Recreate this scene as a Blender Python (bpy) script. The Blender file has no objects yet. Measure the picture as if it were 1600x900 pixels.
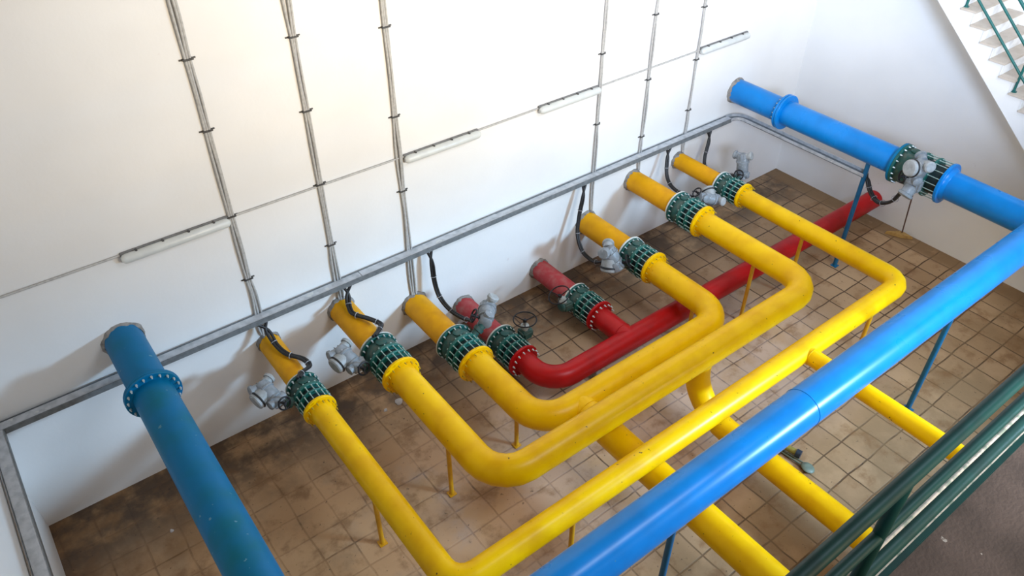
import bpy, bmesh, math, random
from mathutils import Vector, Matrix, Euler, noise as mnoise
random.seed(7)
C = bpy.context.scene.collection
S = bpy.context.scene
PI = math.pi
V = Vector

# ------------------------------------------------------------------ camera
cam_d = bpy.data.cameras.new('camera'); cam = bpy.data.objects.new('camera', cam_d); C.objects.link(cam)
S.camera = cam
cam_d.sensor_width = 36.0; cam_d.lens = 1210.0 / 1600.0 * 36.0
cam_d.clip_start = 0.05; cam_d.clip_end = 200
_up = V((0, -1474.0, -1210.0)).normalized()            # photo frame: x right, y down, z forward
_X = V((2052.0, -994.0, 1210.0)).normalized(); _X = (_X - _up * _X.dot(_up)).normalized()
_Y = _up.cross(_X)
def c2w(v): return V((_X.dot(v), _Y.dot(v), _up.dot(v)))
_r = c2w(V((1, 0, 0))); _u = c2w(V((0, -1, 0))); _b = c2w(V((0, 0, -1)))
CAM = V((1.291, -8.487, 9.0))
cam.matrix_world = Matrix(((_r.x, _u.x, _b.x, CAM.x), (_r.y, _u.y, _b.y, CAM.y), (_r.z, _u.z, _b.z, CAM.z), (0, 0, 0, 1)))

# ------------------------------------------------------------------ light
w = bpy.data.worlds.new('daylight'); S.world = w; w.use_nodes = True
wb = w.node_tree.nodes['Background']; wb.inputs[0].default_value = (1.0, 0.80, 0.60, 1); wb.inputs[1].default_value = 0.33
def area(name, loc, target, sx, sy, power, col, spread=180):
    d = bpy.data.lights.new(name, 'AREA'); d.shape = 'RECTANGLE'; d.size = sx; d.size_y = sy
    d.energy = power; d.color = col; d.spread = math.radians(spread)
    o = bpy.data.objects.new(name, d); C.objects.link(o); o.location = loc
    o.rotation_euler = (V(target) - V(loc)).to_track_quat('-Z', 'Y').to_euler()
    return o
area('front_window_daylight', (7.0, -12.5, 7.3), (11.8, 0, 5.6), 4.0, 1.8, 320, (1.0, 0.94, 0.80), 90)
area('upper_left_warm_fill', (6.5, -12.5, 6.9), (6.0, 0, 6.5), 4.0, 1.8, 150, (1.0, 0.80, 0.54), 60)  # added warm fill for the upper left wall, no source known
area('right_wall_fill', (2.5, -11.5, 8.5), (15.2, -1.5, 6.5), 2.5, 1.8, 390, (0.57, 0.73, 1.0), 60)  # added fill that brightens the right wall, no window known there
area('high_window_daylight', (9.5, -10.0, 12.5), (9.5, -4.0, 0), 5.0, 2.0, 350, (0.70, 0.83, 1.0), 120)
area('lower_window_daylight', (13.5, -13.0, 5.5), (4.6, 0, 0.0), 2.0, 1.2, 345, (0.45, 0.71, 1.0), 68)
vs = S.view_settings
vs.view_transform = 'Standard'; vs.look = 'None'; vs.gamma = 1.0; vs.use_curve_mapping = False; vs.exposure = 0.0

# ------------------------------------------------------------------ materials
def new_mat(name):
    m = bpy.data.materials.new(name); m.use_nodes = True
    return m, m.node_tree.nodes, m.node_tree.links, m.node_tree.nodes['Principled BSDF']
def N(nt, typ, **k):
    n = nt.new(typ)
    for a, b in k.items(): setattr(n, a, b)
    return n
def paint(name, col, col2, rough=0.35, scale=5.0, lo=0.42, hi=0.72, metal=0.0, spec=0.5, spots=None, bump=0.0, bscale=60):
    """Painted surface with uneven colour, plus optional small chips of another colour."""
    m, n, l, b = new_mat(name)
    tc = N(n, 'ShaderNodeTexCoord')
    nz = N(n, 'ShaderNodeTexNoise'); nz.inputs['Scale'].default_value = scale; nz.inputs['Detail'].default_value = 6
    l.new(tc.outputs['Object'], nz.inputs['Vector'])
    r = N(n, 'ShaderNodeValToRGB'); r.color_ramp.elements[0].position = lo; r.color_ramp.elements[1].position = hi
    r.color_ramp.elements[0].color = (*col, 1); r.color_ramp.elements[1].color = (*col2, 1)
    l.new(nz.outputs['Fac'], r.inputs['Fac'])
    out = r.outputs['Color']
    if spots:
        n2 = N(n, 'ShaderNodeTexNoise'); n2.inputs['Scale'].default_value = spots[1]; n2.inputs['Detail'].default_value = 4
        l.new(tc.outputs['Object'], n2.inputs['Vector'])
        r2 = N(n, 'ShaderNodeValToRGB'); r2.color_ramp.elements[0].position = spots[2]; r2.color_ramp.elements[1].position = spots[2] + 0.02
        r2.color_ramp.elements[0].color = (0, 0, 0, 1); r2.color_ramp.elements[1].color = (1, 1, 1, 1)
        l.new(n2.outputs['Fac'], r2.inputs['Fac'])
        mx = N(n, 'ShaderNodeMix', data_type='RGBA'); mx.inputs['B'].default_value = (*spots[0], 1)
        l.new(out, mx.inputs['A']); l.new(r2.outputs['Color'], mx.inputs['Factor']); out = mx.outputs['Result']
    l.new(out, b.inputs['Base Color'])
    rr = N(n, 'ShaderNodeMapRange'); rr.inputs['To Min'].default_value = rough * 0.85; rr.inputs['To Max'].default_value = min(1, rough * 1.2)
    l.new(nz.outputs['Fac'], rr.inputs['Value']); l.new(rr.outputs['Result'], b.inputs['Roughness'])
    b.inputs['Metallic'].default_value = metal
    b.inputs['Specular IOR Level'].default_value = spec
    if bump:
        n3 = N(n, 'ShaderNodeTexNoise'); n3.inputs['Scale'].default_value = bscale; n3.inputs['Detail'].default_value = 5
        l.new(tc.outputs['Object'], n3.inputs['Vector'])
        bp = N(n, 'ShaderNodeBump'); bp.inputs['Strength'].default_value = bump; bp.inputs['Distance'].default_value = 0.02
        l.new(n3.outputs['Fac'], bp.inputs['Height']); l.new(bp.outputs['Normal'], b.inputs['Normal'])
    return m
M = {}
M['yellow'] = paint('yellow_pipe_paint', (0.88, 0.52, 0.0), (0.76, 0.40, 0.0), 0.34, 3.0, spec=0.2, spots=((0.10, 0.05, 0.01), 16, 0.712))
M['yellow_shaded'] = paint('yellow_shaded_paint', (0.84, 0.40, 0.002), (0.70, 0.31, 0.006), 0.5, 4.0, spec=0.2)  # more orange yellow: the shade near the wall is put into the stub colour
M['red'] = paint('red_pipe_paint', (0.46, 0.006, 0.008), (0.34, 0.005, 0.006), 0.36, 4.0, spec=0.25)
M['red_dusty'] = paint('red_dusty_paint', (0.42, 0.03, 0.035), (0.42, 0.11, 0.10), 0.6, 9.0)
M['blue'] = paint('blue_pipe_paint', (0.0, 0.215, 0.62), (0.0, 0.17, 0.49), 0.28, 2.5, spec=0.3, spots=((0.04, 0.22, 0.42), 9, 0.73))
_b = M['blue'].node_tree.nodes['Principled BSDF']; _b.inputs['Sheen Weight'].default_value = 0.07; _b.inputs['Sheen Roughness'].default_value = 0.35     # dust film
M['blue_dark'] = paint('dark_blue_paint', (0.0, 0.14, 0.31), (0.0, 0.13, 0.20), 0.42, 2.5, spec=0.18, spots=((0.10, 0.26, 0.34), 12, 0.70))  # darker blue than the main pipe, for the left side and one flange
M['green'] = paint('valve_green_paint', (0.004, 0.095, 0.080), (0.007, 0.065, 0.057), 0.38, 9.0)
M['green_rim'] = paint('green_rim_highlight', (0.012, 0.135, 0.11), (0.007, 0.085, 0.072), 0.38, 9.0)  # lighter green puts the rim highlights into the ring colour
M['green_body'] = paint('dusty_green_casting', (0.010, 0.075, 0.064), (0.070, 0.095, 0.075), 0.6, 11.0, lo=0.40, hi=0.66)
M['green_dark'] = paint('dark_green_sleeve', (0.002, 0.018, 0.020), (0.003, 0.012, 0.013), 0.5, 9.0)
M['rod'] = paint('pale_zinc_rod', (0.42, 0.55, 0.50), (0.28, 0.42, 0.38), 0.35, 30.0, metal=0.3)
M['bolt'] = paint('bright_bolt_zinc', (0.62, 0.68, 0.68), (0.40, 0.46, 0.46), 0.3, 30.0, metal=0.3)
M['bolt_yellow'] = paint('yellow_painted_bolt', (0.50, 0.34, 0.01), (0.38, 0.26, 0.01), 0.45, 30.0)
M['grey'] = paint('actuator_grey_paint', (0.25, 0.27, 0.29), (0.17, 0.19, 0.20), 0.42, 12.0, spots=((0.33, 0.35, 0.37), 22, 0.62))
M['grey_pale'] = paint('pale_grey_casting', (0.36, 0.37, 0.37), (0.26, 0.27, 0.26), 0.55, 14.0)
M['black'] = paint('black_rubber', (0.010, 0.010, 0.011), (0.020, 0.020, 0.022), 0.45, 20.0)
M['tie'] = paint('pale_cable_tie', (0.42, 0.42, 0.44), (0.32, 0.32, 0.34), 0.5, 20.0)
M['gasket'] = paint('bare_flange_edge', (0.66, 0.66, 0.60), (0.50, 0.50, 0.45), 0.6, 20.0)
M['galv'] = paint('galvanised_sheet', (0.56, 0.58, 0.61), (0.37, 0.395, 0.42), 0.40, 9.0, metal=0.2, spots=((0.62, 0.63, 0.62), 5, 0.67))
M['galv_dark'] = paint('galvanised_shaded', (0.20, 0.22, 0.23), (0.14, 0.155, 0.16), 0.5, 14.0, metal=0.3)  # darkened copy of galv, tray edge and channel shadow put into the colour
M['conduit'] = paint('grey_flexible_conduit', (0.46, 0.45, 0.43), (0.34, 0.33, 0.32), 0.5, 25.0)
M['clamp'] = paint('dark_conduit_clamp', (0.05, 0.05, 0.05), (0.09, 0.085, 0.08), 0.5, 30.0)
M['lamp_shade'] = paint('frosted_tube_cover', (0.62, 0.64, 0.62), (0.55, 0.57, 0.56), 0.3, 6.0)
M['lamp_base'] = paint('grey_lamp_housing', (0.20, 0.20, 0.20), (0.14, 0.14, 0.14), 0.5, 10.0)
M['rail'] = paint('rail_green_paint', (0.003, 0.036, 0.033), (0.004, 0.026, 0.025), 0.45, 7.0, spec=0.22)
M['rail_worn'] = paint('worn_rail_edge', (0.40, 0.38, 0.35), (0.16, 0.20, 0.17), 0.5, 18.0, lo=0.45, hi=0.62)
M['stair_rail'] = paint('stair_rail_green', (0.003, 0.10, 0.09), (0.003, 0.07, 0.062), 0.45, 7.0)
M['leg_yellow'] = paint('ochre_leg_paint', (0.66, 0.33, 0.004), (0.55, 0.26, 0.006), 0.45, 6.0)
M['leg_blue'] = paint('blue_leg_paint', (0.003, 0.12, 0.26), (0.004, 0.085, 0.18), 0.4, 6.0)
M['mortar'] = paint('rough_mortar', (0.30, 0.28, 0.255), (0.17, 0.155, 0.14), 0.9, 14.0, bump=0.8, bscale=25)
M['concrete'] = paint('dirty_concrete', (0.085, 0.062, 0.054), (0.045, 0.034, 0.030), 0.85, 2.5, bump=0.25, bscale=40, spots=((0.34, 0.32, 0.30), 13, 0.71))
M['concrete_pale'] = paint('pale_concrete_lip', (0.50, 0.45, 0.42), (0.38, 0.33, 0.30), 0.85, 6.0)
M['tread'] = paint('beige_stone_tread', (0.52, 0.45, 0.38), (0.46, 0.39, 0.32), 0.55, 7.0)
M['riser'] = paint('white_marble_riser', (0.78, 0.78, 0.77), (0.58, 0.57, 0.57), 0.4, 6.0, lo=0.45, hi=0.75)
M['wood'] = paint('brown_broom_head', (0.42, 0.25, 0.075), (0.30, 0.17, 0.05), 0.7, 20.0)
M['stick'] = paint('dark_broom_stick', (0.13, 0.065, 0.045), (0.09, 0.045, 0.035), 0.6, 20.0)
M['disc'] = paint('grey_green_disc', (0.13, 0.17, 0.13), (0.09, 0.12, 0.10), 0.5, 14.0)
M['navy'] = paint('dark_navy_tube', (0.012, 0.025, 0.045), (0.02, 0.035, 0.05), 0.4, 10.0)
M['olive'] = paint('olive_strap', (0.26, 0.22, 0.04), (0.17, 0.14, 0.03), 0.6, 14.0)
M['wheel'] = paint('dark_handwheel_iron', (0.010, 0.009, 0.010), (0.018, 0.015, 0.016), 0.45, 14.0, spec=0.3)
M['wheel_pale'] = paint('pale_handwheel_stem', (0.40, 0.42, 0.40), (0.28, 0.30, 0.28), 0.5, 14.0)

def wall_mat():
    m, n, l, b = new_mat('white_plaster')
    tc = N(n, 'ShaderNodeTexCoord')
    nz = N(n, 'ShaderNodeTexNoise'); nz.inputs['Scale'].default_value = 0.7; nz.inputs['Detail'].default_value = 7
    l.new(tc.outputs['Object'], nz.inputs['Vector'])
    r = N(n, 'ShaderNodeValToRGB'); r.color_ramp.elements[0].position = 0.35; r.color_ramp.elements[1].position = 0.7
    r.color_ramp.elements[0].color = (0.80, 0.79, 0.77, 1); r.color_ramp.elements[1].color = (0.74, 0.73, 0.71, 1)
    l.new(nz.outputs['Fac'], r.inputs['Fac'])
    n2 = N(n, 'ShaderNodeTexNoise'); n2.inputs['Scale'].default_value = 5; n2.inputs['Detail'].default_value = 8
    l.new(tc.outputs['Object'], n2.inputs['Vector'])
    r2 = N(n, 'ShaderNodeValToRGB'); r2.color_ramp.elements[0].position = 0.72; r2.color_ramp.elements[1].position = 0.80
    r2.color_ramp.elements[0].color = (0, 0, 0, 1); r2.color_ramp.elements[1].color = (0.6, 0.6, 0.6, 1)
    l.new(n2.outputs['Fac'], r2.inputs['Fac'])
    mx = N(n, 'ShaderNodeMix', data_type='RGBA'); mx.inputs['B'].default_value = (0.58, 0.50, 0.46, 1)
    l.new(r.outputs['Color'], mx.inputs['A']); l.new(r2.outputs['Color'], mx.inputs['Factor'])
    l.new(mx.outputs['Result'], b.inputs['Base Color'])
    b.inputs['Roughness'].default_value = 0.75; b.inputs['Specular IOR Level'].default_value = 0.25
    n3 = N(n, 'ShaderNodeTexNoise'); n3.inputs['Scale'].default_value = 18
    l.new(tc.outputs['Object'], n3.inputs['Vector'])
    bp = N(n, 'ShaderNodeBump'); bp.inputs['Strength'].default_value = 0.06; bp.inputs['Distance'].default_value = 0.02
    l.new(n3.outputs['Fac'], bp.inputs['Height']); l.new(bp.outputs['Normal'], b.inputs['Normal'])
    return m
M['wall'] = wall_mat()

def floor_mat():
    m, n, l, b = new_mat('old_floor_tiles')
    tc = N(n, 'ShaderNodeTexCoord')
    mp = N(n, 'ShaderNodeMapping'); mp.inputs['Location'].default_value = (-14.43 + 0.435 * 40, 3.926 + 0.41 * 40, 0)
    l.new(tc.outputs['Object'], mp.inputs['Vector'])
    # slightly wobbling joints
    wz = N(n, 'ShaderNodeTexNoise'); wz.inputs['Scale'].default_value = 1.6; wz.inputs['Detail'].default_value = 3
    l.new(tc.outputs['Object'], wz.inputs['Vector'])
    sub = N(n, 'ShaderNodeVectorMath', operation='SUBTRACT'); sub.inputs[1].default_value = (0.5, 0.5, 0.5)
    l.new(wz.outputs['Color'], sub.inputs[0])
    sc = N(n, 'ShaderNodeVectorMath', operation='SCALE'); sc.inputs['Scale'].default_value = 0.07
    l.new(sub.outputs[0], sc.inputs[0])
    ad = N(n, 'ShaderNodeVectorMath', operation='ADD'); l.new(mp.outputs[0], ad.inputs[0]); l.new(sc.outputs[0], ad.inputs[1])
    br = N(n, 'ShaderNodeTexBrick'); br.offset = 0.0; br.squash = 1.0
    br.inputs['Scale'].default_value = 1.0; br.inputs['Brick Width'].default_value = 0.435; br.inputs['Row Height'].default_value = 0.41
    br.inputs['Mortar Size'].default_value = 0.016; br.inputs['Mortar Smooth'].default_value = 0.55; br.inputs['Bias'].default_value = 0.0
    br.inputs['Color1'].default_value = (0.44, 0.285, 0.155, 1); br.inputs['Color2'].default_value = (0.33, 0.20, 0.10, 1)
    br.inputs['Mortar'].default_value = (0.070, 0.034, 0.013, 1)
    l.new(ad.outputs[0], br.inputs['Vector'])
    def layer(prev, scale, lo, hi, col, amt, detail=8, mask=None, loc=(0, 0, 0)):
        mp2 = N(n, 'ShaderNodeMapping'); mp2.inputs['Location'].default_value = loc
        l.new(tc.outputs['Object'], mp2.inputs['Vector'])
        z = N(n, 'ShaderNodeTexNoise'); z.inputs['Scale'].default_value = scale; z.inputs['Detail'].default_value = detail; z.inputs['Roughness'].default_value = 0.62
        l.new(mp2.outputs[0], z.inputs['Vector'])
        mr = N(n, 'ShaderNodeMapRange', interpolation_type='SMOOTHSTEP'); mr.inputs['From Min'].default_value = lo; mr.inputs['From Max'].default_value = hi
        mr.inputs['To Max'].default_value = amt
        l.new(z.outputs['Fac'], mr.inputs['Value']); f = mr.outputs['Result']
        if mask is not None:
            mu = N(n, 'ShaderNodeMath', operation='MULTIPLY'); l.new(f, mu.inputs[0]); l.new(mask, mu.inputs[1]); f = mu.outputs[0]
        mx = N(n, 'ShaderNodeMix', data_type='RGBA'); mx.inputs['B'].default_value = (*col, 1)
        l.new(prev, mx.inputs['A']); l.new(f, mx.inputs['Factor'])
        return mx.outputs['Result']
    sx = N(n, 'ShaderNodeSeparateXYZ'); l.new(tc.outputs['Object'], sx.inputs[0])
    def band(sock, a, bb):
        mr = N(n, 'ShaderNodeMapRange', interpolation_type='SMOOTHSTEP'); mr.inputs['From Min'].default_value = a; mr.inputs['From Max'].default_value = bb
        l.new(sock, mr.inputs['Value']); return mr.outputs['Result']
    o = br.outputs['Color']
    # pale mineral scale in the middle of the pit
    mid = N(n, 'ShaderNodeMath', operation='MULTIPLY'); l.new(band(sx.outputs['X'], 2.6, 4.6), mid.inputs[0]); l.new(band(sx.outputs['X'], 12.8, 10.0), mid.inputs[1])
    yb_ = N(n, 'ShaderNodeMath', operation='MULTIPLY'); l.new(band(sx.outputs['Y'], -1.2, -2.4), yb_.inputs[0]); l.new(band(sx.outputs['Y'], -5.6, -4.6), yb_.inputs[1])
    mid2 = N(n, 'ShaderNodeMath', operation='MULTIPLY'); l.new(mid.outputs[0], mid2.inputs[0]); l.new(yb_.outputs[0], mid2.inputs[1])
    o = layer(o, 1.1, 0.34, 0.56, (0.46, 0.335, 0.265), 0.62, mask=mid2.outputs[0], loc=(3, 1, 0))
    # tan silt hiding the joints at the left, brown silt in the near part
    o = layer(o, 1.3, 0.30, 0.52, (0.52, 0.30, 0.14), 0.72, mask=band(sx.outputs['X'], 7.5, 3.5), loc=(2, 8, 0))
    o = layer(o, 1.2, 0.34, 0.60, (0.24, 0.150, 0.072), 0.72, mask=band(sx.outputs['Y'], -4.6, -5.8), loc=(4, 3, 0))
    # rusty brown water stains at the left end, darker brown towards the back wall
    o = layer(o, 0.9, 0.38, 0.62, (0.21, 0.095, 0.024), 0.75, mask=band(sx.outputs['X'], 3.2, 0.8))
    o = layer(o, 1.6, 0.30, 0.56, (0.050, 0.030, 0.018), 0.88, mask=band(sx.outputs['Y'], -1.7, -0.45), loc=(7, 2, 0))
    o = layer(o, 2.6, 0.49, 0.68, (0.19, 0.090, 0.030), 0.68, loc=(1, 9, 0))
    o = layer(o, 14.0, 0.63, 0.70, (0.045, 0.025, 0.014), 0.8, loc=(5, 5, 0))
    # brown dust lying along the right wall
    o = layer(o, 3.0, 0.25, 0.45, (0.20, 0.115, 0.05), 0.85, mask=band(sx.outputs['X'], 14.75, 15.0), loc=(5, 3, 0))
    l.new(o, b.inputs['Base Color'])
    b.inputs['Roughness'].default_value = 0.6
    bp = N(n, 'ShaderNodeBump'); bp.inputs['Strength'].default_value = 0.35; bp.inputs['Distance'].default_value = 0.01; bp.invert = True
    l.new(br.outputs['Fac'], bp.inputs['Height']); l.new(bp.outputs['Normal'], b.inputs['Normal'])
    return m
M['floor'] = floor_mat()

# ------------------------------------------------------------------ helpers
def obj(name, bm, mat, parent=None, smooth=True, loc=None, auto=40):
    if isinstance(bm, bmesh.types.BMesh):
        me = bpy.data.meshes.new(name)
        bmesh.ops.recalc_face_normals(bm, faces=bm.faces[:])
        bm.to_mesh(me); bm.free()
        if smooth:
            me.polygons.foreach_set('use_smooth', [True] * len(me.polygons)); me.set_sharp_from_angle(angle=math.radians(auto))
        me.materials.append(M[mat] if isinstance(mat, str) else mat)
    else:
        me = bm
    o = bpy.data.objects.new(name, me); C.objects.link(o)
    if parent is not None: o.parent = parent
    if loc is not None: o.location = loc
    return o
def tag(o, label, cat, group=None):
    o['label'] = label; o['category'] = cat
    if group: o['group'] = group
    return o
def thing(name, label, cat, loc=(0, 0, 0), group=None):
    o = bpy.data.objects.new(name, None); o.empty_display_size = 0.1; C.objects.link(o); o.location = loc
    return tag(o, label, cat, group)
def struct(name, bm, mat, smooth=False):
    o = obj(name, bm, mat, None, smooth); o['kind'] = 'structure'; return o
def box(bm, x0, x1, y0, y1, z0, z1, bev=0.0):
    r = bmesh.ops.create_cube(bm, size=1.0, matrix=Matrix.Translation(((x0 + x1) / 2, (y0 + y1) / 2, (z0 + z1) / 2)) @ Matrix.Diagonal((abs(x1 - x0), abs(y1 - y0), abs(z1 - z0), 1)))
    if bev:
        es = list({e for v in r['verts'] for e in v.link_edges})
        bmesh.ops.bevel(bm, geom=es, offset=bev, segments=2, affect='EDGES')
    return bm
def frame(d):
    d = V(d).normalized(); a = V((0, 0, 1)) if abs(d.z) < 0.9 else V((1, 0, 0))
    x = d.cross(a).normalized(); y = d.cross(x)
    return x, y
def sweep(bm, pts, rad, seg=32, cap=True):
    """Tube through pts; rad may be a list."""
    pts = [V(p) for p in pts]; n = len(pts)
    rs = rad if isinstance(rad, (list, tuple)) else [rad] * n
    tang = []
    for i in range(n):
        a = (pts[i] - pts[i - 1]).normalized() if i else None
        b = (pts[i + 1] - pts[i]).normalized() if i < n - 1 else None
        tang.append(((a or b) + (b or a)).normalized())
    x, y = frame(tang[0]); rings = []
    for i in range(n):
        if i:
            x = (x - tang[i] * x.dot(tang[i])).normalized(); y = tang[i].cross(x)
        k = 1.0
        if 0 < i < n - 1:
            k = 1.0
        rings.append([bm.verts.new(pts[i] + (x * math.cos(2 * PI * j / seg) + y * math.sin(2 * PI * j / seg)) * rs[i]) for j in range(seg)])
    for a, b in zip(rings, rings[1:]):
        for j in range(seg):
            bm.faces.new((a[j], a[(j + 1) % seg], b[(j + 1) % seg], b[j]))
    if cap:
        bm.faces.new(rings[0][::-1]); bm.faces.new(rings[-1])
    return bm
def bend(pts, R, steps=8):
    """Round the corners of a polyline with arcs of centre-line radius R (a list gives one per inner corner)."""
    pts = [V(p) for p in pts]; out = [pts[0]]
    for i in range(1, len(pts) - 1):
        r = R[i - 1] if isinstance(R, (list, tuple)) else R
        a = (pts[i - 1] - pts[i]).normalized(); b = (pts[i + 1] - pts[i]).normalized()
        ang = a.angle(b); t = r / math.tan(ang / 2)
        p0 = pts[i] + a * t; p1 = pts[i] + b * t
        c = pts[i] + (a + b).normalized() * (r / math.sin(ang / 2))
        v0 = p0 - c; v1 = p1 - c; th = v0.angle(v1); ax = v0.cross(v1).normalized()
        for k in range(steps + 1):
            out.append(c + Matrix.Rotation(th * k / steps, 3, ax) @ v0)
    out.append(pts[-1])
    return out
def cyl(bm, p0, p1, r, r2=None, seg=24):
    return sweep(bm, [p0, p1], [r, r if r2 is None else r2], seg)
def lathe(bm, c, d, prof, seg=32):
    """prof = (distance along d, radius) pairs, closed at both ends."""
    c = V(c); d = V(d).normalized()
    return sweep2(bm, c, d, prof, seg)
def sweep2(bm, c, d, prof, seg):
    x, y = frame(d); rings = []
    for t, r in prof:
        rings.append([bm.verts.new(c + d * t + (x * math.cos(2 * PI * j / seg) + y * math.sin(2 * PI * j / seg)) * max(r, 1e-4)) for j in range(seg)])
    for a, b in zip(rings, rings[1:]):
        for j in range(seg):
            bm.faces.new((a[j], a[(j + 1) % seg], b[(j + 1) % seg], b[j]))
    bm.faces.new(rings[0][::-1]); bm.faces.new(rings[-1])
    return bm
def ringsolid(bm, c, d, r0, r1, t0, t1, seg=40, bev=0.006):
    """Annular disc with a small chamfer."""
    c = V(c); d = V(d).normalized(); x, y = frame(d)
    prof = [(t0, r0), (t0, r1 - bev), (t0 + bev, r1), (t1 - bev, r1), (t1, r1 - bev), (t1, r0)]
    rings = [[bm.verts.new(c + d * t + (x * math.cos(2 * PI * j / seg) + y * math.sin(2 * PI * j / seg)) * r) for j in range(seg)] for t, r in prof]
    for a, b in zip(rings, rings[1:] + rings[:1]):
        for j in range(seg):
            bm.faces.new((a[j], a[(j + 1) % seg], b[(j + 1) % seg], b[j]))
    return bm
def torus(bm, c, d, R, r, seg=36, ms=10):
    c = V(c); d = V(d).normalized(); x, y = frame(d); rings = []
    for i in range(seg):
        e = x * math.cos(2 * PI * i / seg) + y * math.sin(2 * PI * i / seg)
        rings.append([bm.verts.new(c + e * (R + r * math.cos(2 * PI * k / ms)) + d * (r * math.sin(2 * PI * k / ms))) for k in range(ms)])
    for i in range(seg):
        a, b = rings[i], rings[(i + 1) % seg]
        for k in range(ms):
            bm.faces.new((a[k], b[k], b[(k + 1) % ms], a[(k + 1) % ms]))
    return bm
def catmull(pts, n=8):
    P = [V(p) for p in pts]; P = [P[0] * 2 - P[1]] + P + [P[-1] * 2 - P[-2]]; out = []
    for i in range(1, len(P) - 2):
        for k in range(n):
            t = k / n
            out.append(0.5 * ((2 * P[i]) + (P[i + 1] - P[i - 1]) * t + (2 * P[i - 1] - 5 * P[i] + 4 * P[i + 1] - P[i + 2]) * t * t + (3 * P[i] - P[i - 1] - 3 * P[i + 1] + P[i + 2]) * t ** 3))
    out.append(P[-2]); return out

# ------------------------------------------------------------------ setting
W = 15.26; H = 9.6; YF = -9.6
bm = bmesh.new(); box(bm, -0.25, W + 0.25, YF, 0.25, -0.2, 0.0); struct('floor', bm, 'floor')
bm = bmesh.new(); box(bm, -0.25, W + 0.25, 0.0, 0.25, 0.0, H); struct('wall_back', bm, 'wall')
bm = bmesh.new(); box(bm, -0.25, 0.0, YF, 0.0, 0.0, H); struct('wall_left', bm, 'wall')
bm = bmesh.new(); box(bm, W, W + 0.25, YF, 0.0, 0.0, H); struct('wall_right', bm, 'wall')
# walkway slab beside the railing
ZP = 5.2
bm = bmesh.new(); box(bm, 0.004, W - 0.004, YF, -7.925, ZP - 0.22, ZP); struct('floor_walkway', bm, 'concrete')
bm = bmesh.new(); box(bm, 0.004, W - 0.004, -7.925, -7.80, ZP - 0.22, ZP - 0.02, 0.008); struct('trim_walkway_edge', bm, 'concrete_pale')

def mortar(i, x, z, r):
    """Rough broken plaster where a pipe goes through the back wall."""
    bm = bmesh.new(); seg = 44; rings = []
    for k, (rr, dy) in enumerate(((r * 0.97, 0.03), (r * 0.99, -0.06), (r * 1.045, -0.045), (r * 1.13, -0.006), (r * 1.15, 0.03))):
        ring = []
        for j in range(seg):
            a = 2 * PI * j / seg; p = V((math.cos(a), 0, math.sin(a)))
            nn = mnoise.noise(V((p.x * 3 + i * 7, p.z * 3, k * 0.7)))
            q = rr * (1 + (0.13 * nn if k > 2 else 0.03 * nn if k > 1 else 0)); yy = dy * (1 + 1.1 * nn) if k in (1, 2) else dy
            ring.append(bm.verts.new((x + p.x * q, yy, z + p.z * q)))
        rings.append(ring)
    for a, b in zip(rings, rings[1:] + rings[:1]):
        for j in range(seg): bm.faces.new((a[j], a[(j + 1) % seg], b[(j + 1) % seg], b[j]))
    struct('trim_%d' % i, bm, 'mortar', True)

# ------------------------------------------------------------------ pipes
# (key, x, z, radius, flange radius, far flange y, near flange y)
P = {'Y1': (3.41, 1.42, 0.157, 0.228, -1.09, -1.64), 'Y2': (4.56, 1.44, 0.195, 0.285, -1.11, -1.75),
     'Y3': (5.79, 0.90, 0.210, 0.305, -1.13, -1.74), 'R1': (6.71, 0.385, 0.185, 0.278, -1.08, -1.70),
     'R2': (8.37, 0.395, 0.186, 0.275, -1.02, -1.64), 'Y4': (9.46, 0.96, 0.212, 0.290, -1.16, -1.75),
     'Y5': (10.57, 1.44, 0.192, 0.288, -1.14, -1.74), 'Y6': (11.78, 1.44, 0.154, 0.230, -1.09, -1.63)}
ti = 1
for k, (x, z, r, R, yf, yn) in P.items():
    mortar(ti, x, z, r); ti += 1
for x, z, r in ((1.72, 2.42, 0.228), (13.2, 2.47, 0.222)):
    mortar(ti, x, z, r); ti += 1

bolt_mesh = {}
def bolt_me(mat, s=1.0):
    key = (mat, round(s, 2))
    if key not in bolt_mesh:
        bm = bmesh.new()
        sweep2(bm, V((0, 0, 0)), V((0, -1, 0)), [(-0.012, 0.011 * s), (0.012, 0.011 * s), (0.024, 0.006 * s), (0.024, 0.0065 * s), (0.036, 0.006 * s)], 6)
        o = obj('bolt', bm, mat, None, False); bolt_mesh[key] = o.data; bpy.data.objects.remove(o)
    return bolt_mesh[key]
def bolts(parent, cx, cz, y, rad, n, mat='bolt', flip=False, s=1.0, phase=0.5):
    for k in range(n):
        a = 2 * PI * (k + phase) / n
        o = obj('bolt', bolt_me(mat, s), None, parent, loc=(cx + rad * math.cos(a), y, cz + rad * math.sin(a)))
        if flip: o.rotation_euler = (0, 0, PI)

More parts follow.
